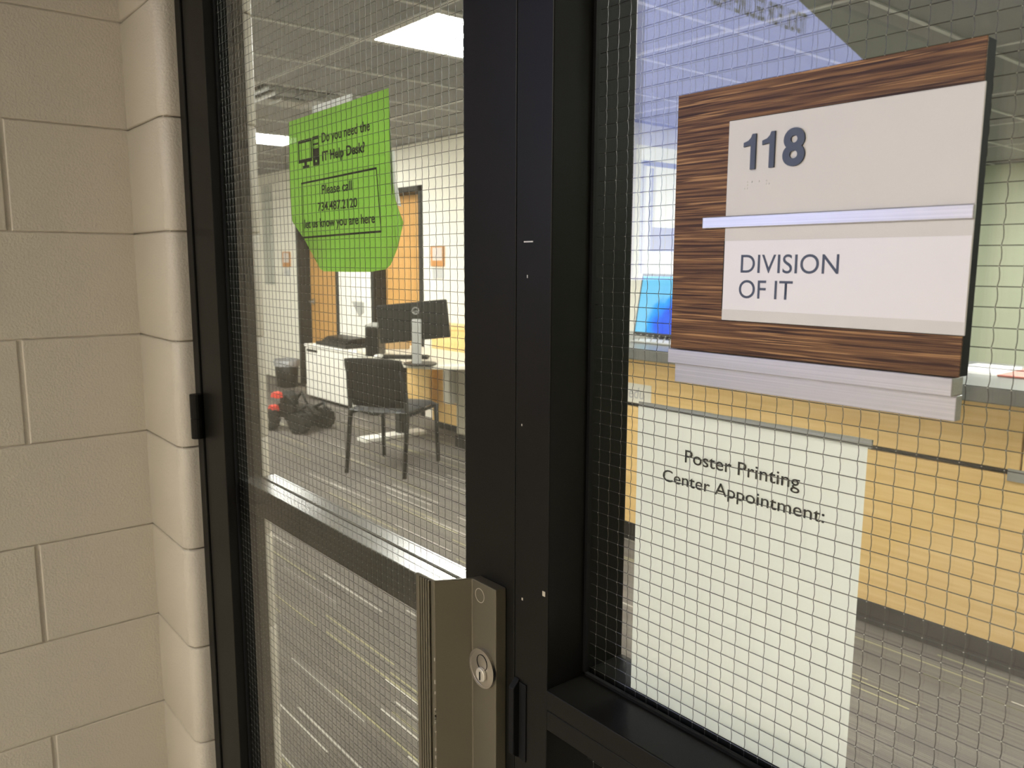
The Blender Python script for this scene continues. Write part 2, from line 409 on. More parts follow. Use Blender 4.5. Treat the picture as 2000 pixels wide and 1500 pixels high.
for c in range(-1, 13):
    z = Z0 + c*CO; za = max(z+0.001, 0.0); zb = min(z+CO-0.001, ZC)
    if zb-za < 0.02: continue
    k = round(zb-za, 4)
    if k not in pc: pc[k] = pier_block(k)
    o = bpy.data.objects.new('block', pc[k]); C.objects.link(o); o.parent = wf
    o.location = (random.uniform(-0.0015, 0.0015), 0, za)

# --- other walls of the hall and of the room
struct(box('wall_front', XE-0.2, XL-0.205, YW0, YW1, 0, ZC, M['white_wall']), 'cream wall of the room running left from the doorway', 'wall')
struct(box('wall_front', XJ, XR+0.2, YW0, YW1, 2.19, ZC, M['block']), 'cream block wall above the door and side window', 'wall')
struct(box('wall_front', 0.42, XR+0.2, YW0, YW1, 0, 2.19, M['block']), 'cream block wall right of the side window', 'wall')
struct(box('wall_hall_back', XL-0.25, XR+0.2, -4.2, -4.0, 0, ZC, M['block']), 'cream wall closing the hallway opposite the door', 'wall')
struct(box('wall_hall_right', XR, XR+0.2, -4.0, YW0, 0, ZC, M['block']), 'cream right hand wall of the hallway', 'wall')
struct(box('wall_room_end', XE-0.2, XE, YW1, YB+0.2, 0, ZC, M['white_wall']), 'cream end wall far left of the room', 'wall')
XB = -4.3
# back wall with two door openings
DL0, DL1 = -8.83, -7.83          # clear opening of the far door, outside of its frame
DR0, DR1 = -7.13, -6.20
wb = shell('wall_back', 'cream back wall of the room with two wooden doors', 'wall', (XE, YB, 0))
for a, b in ((XE-0.2, DL0), (DL1, DR0), (DR1, XB)): box('wall_panel', a, b, YB, YB+0.2, 0, ZC, M['white_wall'], wb)
for a, b in ((DL0, DL1), (DR0, DR1)): box('wall_panel', a, b, YB, YB+0.2, 2.09, ZC, M['white_wall'], wb)
struct(box('wall_room_return', XB-0.2, XB, YB+0.2, YG, 0, ZC, M['white_wall']), 'cream return wall beside the reception area', 'wall')
struct(box('wall_far', XB-0.2, XR+0.2, YG, YG+0.2, 0, ZC, M['green_wall']), 'sage green wall behind the reception counter', 'wall')
struct(box('wall_room_right', XR, XR+0.2, YW1, YG, 0, ZC, M['green_wall']), 'sage green right hand wall of the room', 'wall')

# --- ceilings: room with tiles in a tee grid
TX, TY = 0.61, 1.22
GX0, GY0 = -3.60, 2.03           # a grid corner: the near light sits here
lit = {(0, 0), (-6, 0), (4, 1), (5, 0), (-3, -1), (5, 2), (3, 3), (2, 5), (6, 4), (9, 2), (-8, -1)}  # all but the two named below are unseen panels added to light the room
diff_cell = (-3, 0)
ce = struct(box('ceiling', XE-0.2, XR+0.2, YW1, YG+0.2, ZC+0.03, ZC+0.12, M['tee']), 'suspended tile ceiling of the room', 'ceiling')
tile_me = {}
def tile(x0, x1, y0, y1):
    k = (round(x1-x0, 3), round(y1-y0, 3))
    if k not in tile_me:
        mb = MB().box(0.011, k[0]-0.011, 0.011, k[1]-0.011, 0, 0.02); me = bpy.data.meshes.new('ceiling_tile'); me.from_pydata(mb.v, [], mb.f)
        me.materials.append(M['ceil']); tile_me[k] = me
    o = bpy.data.objects.new('ceiling_tile', tile_me[k]); C.objects.link(o); o.parent = ce; o.location = (x0, y0, ZC+0.006)
i0, i1 = math.floor((XE-GX0)/TX), math.ceil((XR-GX0)/TX)
j0, j1 = math.floor((YW1-GY0)/TY), math.ceil((YG-GY0)/TY)
def inroom(x, y): return not (x < XB and y > YB)
for i in range(i0, i1):
    for j in range(j0, j1):
        x0, x1 = max(GX0+i*TX, XE), min(GX0+(i+1)*TX, XR)
        y0, y1 = max(GY0+j*TY, YW1), min(GY0+(j+1)*TY, YG)
        if x1-x0 < 0.05 or y1-y0 < 0.05 or not inroom((x0+x1)/2, (y0+y1)/2 - 0.4): continue
        if (i, j) in lit or (i, j) == diff_cell: continue
        if x1 <= XB and y1 > YB: y1 = YB
        tile(x0, x1, y0, y1)
for i in range(i0, i1+1):
    x = GX0+i*TX
    if XE < x < XR: box('tee_bar', x-0.012, x+0.012, YW1, (YB if x < XB else YG), ZC-0.001, ZC+0.006, M['tee'], ce)
for j in range(j0, j1+1):
    y = GY0+j*TY
    if YW1 < y < YG: box('tee_bar', (XE if y < YB else XB), XR, y-0.012, y+0.012, ZC-0.0015, ZC+0.0055, M['tee'], ce)
def troffer(x0, x1, y0, y1, m, label, group):
    t = thing('ceiling_light', label, 'light', ((x0+x1)/2, (y0+y1)/2, ZC), 0, group)
    fr = MB()
    for a in ((x0+.013, x1-.013, y0+.013, y0+.035), (x0+.013, x1-.013, y1-.035, y1-.013), (x0+.013, x0+.035, y0+.035, y1-.035), (x1-.035, x1-.013, y0+.035, y1-.035)):
        fr.box(*a, ZC-0.003, ZC+0.028)
    obj('frame', fr, M['tee'], t)
    box('diffuser', x0+.035, x1-.035, y0+.035, y1-.035, ZC-0.0005, ZC+0.012, m, t)
    return t
gl = 'recessed ceiling lights of the room'
names = {(0, 0): 'large lit ceiling panel nearest the door glass', (-6, 0): 'lit ceiling panel at the far end, beside the green notice'}
for (i, j) in sorted(lit):
    x0, y0 = GX0+i*TX, max(GY0+j*TY, YW1)
    troffer(x0, x0+TX, y0, GY0+(j+1)*TY, M['troffer'], names.get((i, j), 'unseen lit ceiling panel added to light the room'), gl)
# air diffuser
dx, dy = GX0+diff_cell[0]*TX, GY0+diff_cell[1]*TY
dif = thing('air_diffuser', 'square metal ceiling air diffuser with stepped vanes near the far light', 'vent', (dx+0.3, dy+0.3, ZC))
for k, (r0, r1, z0, z1) in enumerate(((0.292, 0.25, 0.0, 0.012), (0.235, 0.185, -0.02, 0.004), (0.165, 0.115, -0.034, -0.008), (0.095, 0.0, -0.046, -0.030))):
    cx, cy = dx+TX/2, dy+0.305
    mb = MB()
    if r1 > 0:
        v = [(cx+sx*r, cy+sy*r, z) for r, z in ((r0, ZC+z1), (r0, ZC+z0), (r1, ZC+z0+0.03), (r1, ZC+z1+0.03)) for sx, sy in ((-1, -1), (1, -1), (1, 1), (-1, 1))]
        mb.v = v
        for q in range(4):
            for e in range(4): mb.f.append((q*4+e, q*4+(e+1) % 4, ((q+1) % 4)*4+(e+1) % 4, ((q+1) % 4)*4+e))
    else: mb.box(cx-r0, cx+r0, cy-r0, cy+r0, ZC+z0, ZC+z1)
    obj('vane', mb, M['grey_plastic'] if k % 2 else M['tee'], dif)
box('plenum', dx+.012, dx+TX-.012, dy+.012, dy+.60, ZC+.024, ZC+.029, M['black'], dif)
tile(dx, dx+TX, dy+0.61, dy+TY)
# hall ceiling and lamp
struct(box('ceiling', XL-0.2, XR+0.2, -4.2, YW0, ZC+0.0285, ZC+0.12, M['ceil']), 'plain ceiling over the hallway', 'ceiling')
troffer(-1.0, 0.22, -3.5, -2.3, M['troffer_hall'], 'warm lit ceiling panel over the hallway', 'recessed ceiling lights of the hallway')

# ================================================================== DOOR FRAME, DOOR, SIDE WINDOW
FY0, FY1 = 0.497, 0.604          # frame depth
GAPH, GAPL = -1.522, -0.602      # hinge-side and lock-side gaps
MX0, MX1 = -0.5995, -0.5495      # mullion between door and side window
DT = 2.12
tr = shell('trim_1', 'dark bronze metal frame around the door and side window', 'frame', (XJ, FY0, 0))
box('jamb', XJ, GAPH-0.0015, FY0, FY1, 0, DT+0.05, M['bronze'], tr, 0.0015)
box('jamb_stop', GAPH-0.0015, GAPH+0.014, 0.549, FY1, 0, DT, M['bronze'], tr, 0.0015)
box('mullion', MX0, MX1, FY0, FY1, 0, DT+0.05, M['bronze'], tr, 0.0012)
box('mullion_stop', MX0-0.014, MX0, 0.549, FY1, 0, DT, M['bronze'], tr, 0.001)
box('head', XJ, 0.42, FY0, FY1, DT+0.003, DT+0.07, M['bronze'], tr, 0.0015)
box('end_jamb', 0.37, 0.42, FY0, FY1, 0, DT, M['bronze'], tr, 0.0015)
box('hinge_leaf', GAPH+0.0145, GAPH+0.0155, 0.565, 0.577, 1.03, 1.165, M['black'], tr)
# strike keeper on the mullion
kp = MB().prism([(0.4965, 0.893), (0.488, 0.899), (0.488, 0.972), (0.4965, 0.981)], -0.5985, -0.5905, 'X')
obj('strike_keeper', kp, M['black'], tr, 0.001)
box('strike_plate', -0.5905, -0.580, 0.4955, 0.4972, 0.893, 0.978, M['black'], tr, 0.0005)
for (px, py, w_, h_) in ((1032, 472, .013, .0012), (1030, 540, .0012, .003), (1062, 1160, .004, .005), (1020, 1170, .0018, .0025), (1019, 830, .0012, .002)):
    p = onY(px, py, FY0-0.0003); box('scratch', p.x-w_/2, p.x+w_/2, FY0-0.0004, FY0+0.0002, p.z-h_/2, p.z+h_/2, M['wear'], tr)

def wire_grid(name, x0, x1, z0, z1, y, parent, xoff=0.0, zoff=0.0, px=0.0136, pz=0.0127):
    r = 0.00034; mb = MB()
    nx = int((x1-x0-xoff)/px)+1; nz = int((z1-z0-zoff)/pz)+1
    tri = [(math.cos(a), math.sin(a)) for a in (math.pi/2, math.pi/2+2.0944, math.pi/2+4.18879)]
    def strand(pts, vertical):
        b = len(mb.v)
        for p in pts:
            for c, s_ in tri:
                mb.v.append((p[0]+c*r, p[1]+s_*r, p[2]) if vertical else (p[0], p[1]+c*r*1.15, p[2]+s_*r*1.15))
        for i in range(len(pts)-1):
            for j in range(3): mb.f.append((b+i*3+j, b+i*3+(j+1) % 3, b+i*3+3+(j+1) % 3, b+i*3+3+j))
    zs = [z0+zoff+k*pz for k in range(nz)]; xs = [x0+xoff+k*px for k in range(nx)]
    for x in xs:
        pts = [(x, y, z0)]; jit = random.uniform(0.6, 1.2)
        for k, z in enumerate(zs):
            w_ = 0.00035*math.sin(k*0.37+x*60)
            pts += [(x+w_, y, z), (x+w_+0.0008*jit, y, z+pz*0.36), (x+w_+0.0007*jit, y, z+pz*0.68)]
        pts = [p for p in pts if p[2] <= z1]
        strand(pts, True)
    for k, z in enumerate(zs):
        n = 12
        strand([(x0+(x1-x0)*i/n, y+0.0004, z+0.0002*math.sin(i*1.7+k)) for i in range(n+1)], False)
    o = obj(name, mb, M['wire'], parent); o['kind'] = 'stuff'
    kb = MB(); q = 0.00055
    for i, x in enumerate(xs):
        for k, z in enumerate(zs):
            w_ = 0.00035*math.sin(k*0.37+x*60); b = len(kb.v)
            kb.v += [(x+w_+q, y, z), (x+w_-q, y, z), (x+w_, y-q*1.6, z), (x+w_, y+q, z), (x+w_, y, z+q), (x+w_, y, z-q)]
            kb.f += [(b+s_, b+t, b+u) for s_, t, u in ((0, 2, 4), (2, 1, 4), (1, 3, 4), (3, 0, 4), (2, 0, 5), (1, 2, 5), (3, 1, 5), (0, 3, 5))]
    o2 = obj('weld_dots', kb, M['knot'], parent); o2['kind'] = 'stuff'
    return o

# --- the door
d = shell('door_1', 'dark bronze metal door with wired glass and tan pull handle', 'door', (GAPH, 0.50, 0))
D0, D1 = 0.50, 0.545; ST = -1.419; LS = -0.688
def stile(name, x0, x1, inner):
    box(name, x0, x1, D0, D1, 0.008, DT, M['bronze'], d, 0.0012)
stile('hinge_stile', GAPH+0.0015, ST, 1); stile('lock_stile', LS, GAPL-0.0015, -1)
box('top_rail', ST, LS, D0, D1, DT-0.10, DT, M['bronze'], d, 0.001)
box('bottom_rail', ST, LS, D0, D1, 0.008, 0.22, M['bronze'], d, 0.001)
gp = box('glass_pane', ST-0.004, LS+0.004, 0.520, 0.526, 0.215, DT-0.095, M['glass'], d)
wire_grid('wire_mesh', ST, LS, 0.22, DT-0.10, 0.523, gp, 0.006, 0.0055, 0.0136)
gk = MB().box(ST, ST+0.0025, 0.5165, 0.5195, 0.22, DT-.1).box(LS-0.0025, LS, 0.5165, 0.5195, 0.22, DT-.1).box(ST, ST+0.0025, 0.5265, 0.5295, 0.22, DT-.1)
obj('gasket', gk, M['black'], gp)
# cross bar on the room side of the glass
zt, zb_ = H-0.391, H-0.441
rb = box('cross_bar', ST-0.001, LS+0.001, 0.5302, 0.5605, zb_, zt, M['bronze_rail_lit'], d, 0.001)
box('cross_bar_back', ST-0.001, LS+0.001, 0.5655, 0.592, zb_, zt-0.0005, M['bronze_rail_lit'], rb, 0.001)
box('cross_bar_groove', ST, LS, 0.5600, 0.5660, zb_+.002, zt-0.006, M['black'], rb)
# hall face keeps the dark bronze; the bar's pale colour imitates ceiling glare
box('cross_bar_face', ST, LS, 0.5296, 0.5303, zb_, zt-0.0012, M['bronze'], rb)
# hinges
for zc in (1.115, 1.99, 0.28):
    h = obj('hinge', MB().tube([(GAPH-0.003, 0.4885, zc-0.042), (GAPH-0.003, 0.4885, zc-0.0045)], 0.0115, 16), M['bronze'], d, 0.0008)
    obj('knuckle', MB().tube([(GAPH-0.003, 0.4885, zc-0.0035), (GAPH-0.003, 0.4885, zc+0.042)], 0.0115, 16), M['bronze'], h, 0.0008)
    obj('pin', MB().tube([(GAPH-0.003, 0.4885, zc-0.006), (GAPH-0.003, 0.4885, zc+0.0)], 0.0095, 16), M['black'], h)
# pull handle: folded plate, lip with ribs
ZP0, ZP1 = 0.70, 1.069
t_ = 0.0022
A_, B_, C_, D_, E_ = (-0.7112, 0.4500), (-0.6778, 0.4515), (-0.6588, 0.4872), (-0.6185, 0.4872), (-0.6165, 0.4997)
prof = [A_, B_, C_, D_, E_, (-0.660, 0.4997), (-0.6612, 0.4900), (-0.6800, 0.4548), (-0.7112, 0.4533)]
ph = obj('pull_handle', MB().prism(prof, ZP0, ZP1, 'Z'), M['pull'], d, 0.0010, 3)
for k in range(5):
    x = -0.7055 + k*0.0046
    box('rib', x, x+0.0030, 0.4488, 0.4503, ZP0+0.001, ZP1-0.0012, M['pull'], ph, 0.0005)
cx, cz = -0.6392, 0.9760
cy_ = obj('lock_cylinder', MB().prism(circle(cx, cz, 0.0195, 40), 0.4845, 0.4873, 'Y'), M['steel'], ph, 0.0008)
obj('cylinder_collar', MB().ring((cx, cz), 0.0212, 0.0190, 0.4838, 0.4873, 'Y', 40), M['steel'], cy_)
# figure-of-eight core
pts = []
for i in range(33):
    a = -math.pi*0.72/2*0 + 2*math.pi*i/33
    r = 0.0085
    pts.append((cx+0.0010+r*math.cos(a)*0.92, cz+0.0072+r*math.sin(a)))
obj('core_recess', MB().ring((cx+0.001, cz+0.0068), 0.0088, 0.0082, 0.4840, 0.4848, 'Y', 36), M['black'], cy_)
obj('key_core', MB().prism(circle(cx+0.001, cz-0.0062, 0.0078, 30), 0.4815, 0.4848, 'Y'), M['wear'], cy_, 0.0012, 2)
box('key_slot', cx+0.0002, cx+0.0018, 0.4810, 0.4820, cz-0.0118, cz-0.0025, M['black'], cy_)
obj('screw_cap', MB().ring((-0.6452, 1.0545), 0.0078, 0.0072, 0.4868, 0.4874, 'Y', 30), M['wear'], ph)
for i in range(16):
    z = random.choice([random.uniform(0.86, 0.96), random.uniform(0.75, 1.06)]); hh = random.uniform(0.001, 0.005)
    box('worn_edge', B_[0]-0.0008, B_[0]+0.0004, B_[1]-0.0006, B_[1]+0.0006, z, z+hh, M['wear'], ph)

# --- side window
GS0, GS1 = 0.550, 0.556
sw = shell('window_1', 'tall wired glass side window in a dark metal frame', 'window', (MX1, FY0, 0))
box('sill', MX1, 0.37, FY0, FY1, 0.944, 0.9645, M['bronze'], sw, 0.0008)
box('sill_stop', MX1, 0.37, FY0-0.0012, 0.5475, 0.9655, 0.9865, M['bronze'], sw, 0.0012)
box('inner_stop', MX1, 0.37, 0.558, FY1, 0.9655, 0.990, M['bronze'], sw, 0.001)
gk = MB().box(MX1, MX1+0.0035, 0.5455, 0.5495, 0.987, DT).box(MX1, 0.37, 0.5455, 0.5495, 0.9855, 0.9895)
gl_ = box('glass_pane', MX1-0.003, 0.373, GS0, GS1, 0.975, DT+0.002, M['glass'], sw)
obj('gasket', gk, M['black'], gl_)
wire_grid('wire_mesh', MX1+0.002, 0.37, 0.987, DT, 0.553, gl_, 0.0085, 0.006, 0.0136)
g2 = box('lower_glass_pane', MX1-0.003, 0.373, GS0, GS1, 0.20, 0.943, M['glass'], sw)
wire_grid('wire_mesh', MX1+0.002, 0.37, 0.20, 0.943, 0.553, g2, 0.0085, 0.006, 0.0136)
box('bottom_rail', MX1, 0.37, FY0, FY1, 0, 0.20, M['bronze'], sw, 0.001)

# ================================================================== ROOM SIGN
SX0, SX1, SZ0, SZ1 = -0.4412, -0.2102, 1.3300, 1.5346
SF, SBK = 0.5365, 0.5498
sg = thing('room_sign', 'striped brown wood look room sign with pale plates reading 118 Division of IT', 'sign', ((SX0+SX1)/2, SBK, SZ0))
box('backing', SX0+0.0004, SX1-0.0004, SF+0.001, SBK, SZ0+0.0002, SZ1-0.0004, M['sign_edge'], sg)
box('wood_face', SX0, SX1, SF-0.0006, SF+0.001, SZ0, SZ1, M['zebra'], sg, 0.0003)
PXa, PXb = -0.3900, -0.2085
box('dark_gap', PXa-0.0006, PXb-0.002, SF-0.0008, SF-0.0004, 1.3560, 1.5088, M['black'], sg)
box('number_plate', PXa, PXb, SF-0.0020, SF-0.0006, 1.4365, 1.5083, M['sign_plate'], sg, 0.0006)
box('name_plate', PXa, PXb, SF-0.0018, SF-0.0006, 1.3565, 1.4285, M['sign_plate'], sg, 0.0005)
box('name_insert', PXa+0.0006, PXb-0.0004, SF-0.0022, SF-0.0016, 1.3650, 1.4180, M['sign_insert'], sg, 0.0001)
box('slot_edge', PXa, PXa+0.0007, SF-0.0024, SF-0.0014, 1.3650, 1.4180, M['sign_edge'], sg)
box('metal_bar', -0.4105, PXb+0.0002, SF-0.0042, SF-0.0006, 1.4278, 1.4370, M['alu'], sg, 0.0008)
# raised number
for xa in (-0.3752, -0.3592):
    one = [(0.0062, 0), (0.0107, 0), (0.0107, 0.0258), (0.0073, 0.0258), (0.0062, 0.0232), (0.0040, 0.0212), (0.0, 0.0200), (0.0, 0.0168), (0.0062, 0.0177)]
    obj('digit', MB().prism([(xa+x, 1.4704+z) for x, z in one], SF-0.0036, SF-0.0019, 'Y'), M['slate'], sg, 0.0002, 1)
lettering('digit', '8', -0.3418, -0.3243, 1.4698, 1.4966, SF-0.0020, M['slate'], sg, 0.0016, 0.030)
lettering('name_text', 'DIVISION', -0.3737, -0.2938, 1.3935, 1.4074, SF-0.00235, M['slate'], sg, 0.0, 0.002)
lettering('name_text', 'OF IT', -0.3745, -0.3285, 1.3742, 1.3882, SF-0.00235, M['slate'], sg, 0.0, 0.002)
cells = {'num': [(1, 0), (1, 1), (0, 2), (1, 2)], 'a': [(0, 0)], 'h': [(0, 0), (0, 1), (1, 1)]}
bx_ = -0.3738
for k, cc in enumerate(('num', 'a', 'a', 'h')):
    for (i, j) in cells[cc]:
        x, z = bx_+k*0.0062+i*0.0023, 1.4615-j*0.0023
        mb = MB()
        mb.prism(circle(x, z, 0.0007, 10), SF-0.0024, SF-0.0019, 'Y')
        obj('braille_dot', mb, M['sign_plate'], sg)
# aluminium holder below
hb = box('slip_holder', SX0-0.0003, SX1-0.0025, SF-0.0035, SBK, 1.3176, 1.3296, M['alu'], sg, 0.0006)
hb2 = box('slip_holder_lower', SX0+0.0012, SX1-0.0022, SF+0.0045, SBK, 1.3008, 1.3175, M['alu'], sg, 0.0006)

# ================================================================== SHEETS ON THE GLASS
PY = 0.5572
ps = thing('poster_sheet', 'white letter sheet behind the glass reading Poster Printing Center Appointment', 'poster', (-0.3855, PY, 0.9905))
mb = MB(); nx, nz = 10, 12; xa, xb, za, zb = -0.4945, -0.2760, 0.9915, 1.2702
for k in range(nz+1):
    for i in range(nx+1):
        u, v = i/nx, k/nz
        mb.v.append((xa+(xb-xa)*u, PY+0.0008*math.sin(u*5+v*2)*v*(1-v)*2+0.0002, za+(zb-za)*v))
n_ = len(mb.v); mb.v += [(x, y+0.0003, z) for x, y, z in mb.v]
for k in range(nz):
    for i in range(nx):
        a = k*(nx+1)+i; mb.f.append((a, a+1, a+nx+2, a+nx+1)); mb.f.append((n_+a, n_+a+nx+1, n_+a+nx+2, n_+a+1))
obj('sheet', mb, M['poster'], ps, smooth=True)
lettering('heading_text', 'Poster Printing', -0.4380, -0.3268, 1.2242, 1.2392, PY-0.0008, M['ink'], ps, 0, 0.005)
lettering('heading_text', 'Center Appointment:', -0.4622, -0.3050, 1.2030, 1.2172, PY-0.0008, M['ink'], ps, 0, 0.005)
# clear sleeve: wavy lip standing over the sheet's top edge
sl = MB(); n = 28; x0s, x1s = -0.4945, -0.2735
for i in range(n+1):
    x = x0s+(x1s-x0s)*i/n; b_ = 0.0015+0.0022*abs(math.sin(i*0.55))*(0.4+0.6*i/n)
    for y, z in ((PY+0.0008, 1.2695), (PY+0.0008, 1.2745+0.0015*i/n), (PY+0.0008+b_, 1.2742+0.0015*i/n), (PY+0.0015+b_*0.5, 1.2695)): sl.v.append((x, y, z))
for i in range(n):
    for e in range(4): sl.f.append((i*4+e, i*4+(e+1) % 4, i*4+4+(e+1) % 4, i*4+4+e))
obj('sleeve_lip', sl, mat('clear_film_edge', (0.30, 0.30, 0.27, 1), 0.15), ps, smooth=True)

# --- green notice on the door, taped inside
NY = 0.5292
outl = [onY(x, y, NY) for x, y in ((565, 238), (759, 172), (760, 240), (762, 300), (766, 350), (773, 393), (780, 415), (787, 434), (772, 483), (757, 517), (748, 526), (722, 531), (680, 531), (632, 530), (624, 526), (610, 498), (597, 473), (571, 432), (567, 380), (565, 310))]
gn = thing('green_notice', 'lime green paper notice on the door glass about the IT help desk', 'notice', (outl[13].x+0.07, NY, min(p.z for p in outl)))
mb = MB()
me = bpy.data.meshes.new('sheet'); bm = bmesh.new()
vs = [bm.verts.new((p.x, NY, p.z)) for p in outl]; bm.faces.new(vs)
for it in range(1):
    bmesh.ops.triangulate(bm, faces=bm.faces)
bmesh.ops.subdivide_edges(bm, edges=bm.edges, cuts=3, use_grid_fill=True)
xmid = sum(p.x for p in outl)/len(outl)
for v in bm.verts:
    s_ = max(0, 1.455 - v.co.z); e_ = max(0, abs(v.co.x+1.025)-0.085)
    v.co.y += 1.2*s_*e_ + 0.02*s_
bm.to_mesh(me); bm.free()
sh = obj('sheet', me, M['green'], gn, smooth=True)
so = sh.modifiers.new('thickness', 'SOLIDIFY'); so.thickness = 0.0003; so.offset = 1
def nlet(body, pts, bold=0.0):
    """text on the notice from its pixel box: left-bottom, right-bottom, left-top"""
    lb, rb_, lt = [onY(x, y, NY-0.0008) for x, y in pts]
    lettering('notice_text', body, lb.x, rb_.x, lb.z, lt.z, NY-0.0008, M['ink'], gn, 0, bold, rot=(rb_.z-lb.z)/(rb_.x-lb.x))
TY_ = NY-0.0008
def nl(body, x0, x1, zb, zt, bold=0.0): lettering('notice_text', body, x0, x1, zb, zt, TY_, M['ink'], gn, 0, bold, rot=0.004)
nl('Do you need the', -1.0602, -0.9268, 1.5606, 1.5778, 0.018)
nl('IT Help Desk?', -1.0602, -0.9405, 1.5358, 1.5532, 0.03)
nl('Please call', -1.0645, -0.9770, 1.4950, 1.5078, 0.018)
nl('734.487.2120', -1.0780, -0.9640, 1.4722, 1.4848, 0.018)
nl('let us know you are here', -1.1230, -0.9190, 1.4462, 1.4628, 0.018)
bxo = [(-1.1286, 1.5143), (-0.9128, 1.5177), (-0.9042, 1.4396), (-1.1292, 1.4368)]
fb = MB()
for k, wd in ((0, 0.0026), (1, 0.0016), (2, 0.0026), (3, 0.0016)):
    a, b = Vector(bxo[k]), Vector(bxo[(k+1) % 4]); dv = (b-a).normalized(); nv = Vector((-dv.y, dv.x))*wd/2
    a = a-dv*wd*0.4; b = b+dv*wd*0.4
    fb.prism([tuple(a+nv), tuple(a-nv), tuple(b-nv), tuple(b+nv)], TY_-0.0001, TY_, 'Y')
obj('notice_border', fb, M['ink'], gn)
ic = MB()
def rr(x0, x1, z0, z1): ic.prism([(x0, z0), (x1, z0), (x1, z1), (x0, z1)], TY_-0.0001, TY_, 'Y')
rr(-1.1353, -1.0912, 1.5705, 1.5748); rr(-1.1353, -1.0912, 1.5430, 1.5480); rr(-1.1353, -1.1322, 1.548, 1.5705); rr(-1.0943, -1.0912, 1.548, 1.5705)
rr(-1.1165, -1.1085, 1.5385, 1.5430); rr(-1.1215, -1.1012, 1.5350, 1.5387)
rr(-1.0885, -1.0685, 1.5358, 1.5402); rr(-1.0885, -1.0810, 1.5402, 1.5432); rr(-1.0760, -1.0685, 1.5402, 1.5432)
rr(-1.0885, -1.0685, 1.5432, 1.5590); rr(-1.0885, -1.0685, 1.5636, 1.5662); rr(-1.0885, -1.0685, 1.5712, 1.5756)
rr(-1.0885, -1.0865, 1.5590, 1.5712); rr(-1.0705, -1.0685, 1.5590, 1.5712)
obj('computer_icon', ic, M['ink'], gn)
box('tape_strip', -1.0872, -0.9716, NY-0.0003, NY-0.0001, 1.6075, 1.6166, M['white_paper'], gn)
obj('backing_strip', MB().prism([(-0.8840, 1.5368), (-0.8730, 1.5360), (-0.8722, 1.505), (-0.8600, 1.468), (-0.8680, 1.470), (-0.8830, 1.49)], NY+0.002, NY+0.0024, 'Y'), M['white_paper'], gn)

# ================================================================== HALL SCREEN (seen mirrored in the side window)
SXP = XL + 0.055
hs = thing('wall_screen', 'large lit lavender wall screen, mirrored in the side window above the sign', 'screen', (XL, -1.70, 1.30))
ya, yb, z0s, z1s = -2.66, -0.765, 1.35, 2.36
box('case', XL+0.002, SXP-0.002, ya-0.02, yb+0.012, z0s-0.02, z1s+0.02, M['plastic'], hs, 0.004)
def spoly(name, pts, col, s, lift): obj(name, MB().prism(pts, SXP-0.002+lift, SXP-0.0015+lift, 'X'), emit(name+'_glow', col, s), hs)
spoly('screen_image', [(yb, z0s), (yb, z1s), (-1.55, z1s), (ya, 2.06), (ya, z0s)], (0.47, 0.53, 1.0, 1), SCREEN_LIGHT, 0.0)
spoly('screen_corner', [(-1.55, z1s), (ya, z1s), (ya, 2.06)], (0.30, 0.33, 0.20, 1), SCREEN_LIGHT*0.16, 0.0)
spoly('screen_margin', [(yb, z0s), (yb, z1s), (yb-0.025, z1s), (yb-0.025, z0s)], (0.62, 0.58, 0.70, 1), SCREEN_LIGHT*0.8, 0.001)
spoly('screen_panel', [(-0.80, 1.36), (-0.80, 1.76), (-1.5, 1.76), (-1.5, 1.36)], (0.80, 0.86, 1.0, 1), SCREEN_LIGHT*1.25, 0.001)
for p in ([(-0.822, 1.37), (-0.822, 1.715), (-0.836, 1.715), (-0.836, 1.37)], [(-0.862, 1.44), (-0.862, 1.695), (-0.880, 1.695), (-0.880, 1.44)],
          [(-0.822, 1.70), (-0.822, 1.716), (-1.45, 1.716), (-1.45, 1.70)], [(-0.862, 1.44), (-0.862, 1.515), (-1.45, 1.515), (-1.45, 1.44)]):
    spoly('screen_picture', p, (0.06, 0.20, 1.0, 1), SCREEN_LIGHT*0.8, 0.002)
def slet(body, y0, y1, zb, zt, s):
    me = text_mesh(body, 0.0, 0.02); xs = [v.co.x for v in me.vertices]; ys = [v.co.y for v in me.vertices]
    a, b, c, d_ = min(xs), max(xs), min(ys), max(ys)
    for v in me.vertices: v.co = (SXP+0.0015, y0+(y1-y0)*(v.co.x-a)/(b-a), zb+(zt-zb)*(v.co.y-c)/(d_-c))
    obj('screen_text', me, s, hs)
tm = emit('screen_text_glow', (0.40, 0.44, 0.42, 1), SCREEN_LIGHT*0.18)
slet('TOOL FOR SECURE PASSWORDS', -1.69, -0.95, 2.225, 2.300, tm)

# ================================================================== FURNITURE OF THE ROOM
# --- doors in the back wall
def room_door(n, x0, x1, label, lever_side):
    dd = shell('door_%d' % n, label, 'door', (x0, YB, 0))
    for a, b in ((x0, x0+0.055), (x1-0.055, x1)): box('door_jamb', a, b, YB-0.012, YB+0.2, 0, 2.09, M['frame_grey'], dd, 0.002)
    box('door_head', x0, x1, YB-0.012, YB+0.2, 2.04, 2.09, M['frame_grey'], dd, 0.002)
    box('leaf', x0+0.057, x1-0.057, YB+0.13, YB+0.174, 0.01, 2.035, M['oakdoor'], dd, 0.002)
    lx = x0+0.13 if lever_side < 0 else x1-0.13
    obj('rose', MB().prism(circle(lx, 0.96, 0.035, 20), YB+0.118, YB+0.13, 'Y'), M['steel'], dd)
    obj('lever', MB().tube([(lx, YB+0.12, 0.96), (lx, YB+0.075, 0.96), (lx-0.11*lever_side, YB+0.07, 0.955)], 0.011, 8), M['steel'], dd, smooth=True)
    return dd
room_door(2, DL0, DL1, 'honey oak door at the far left of the back wall', -1)
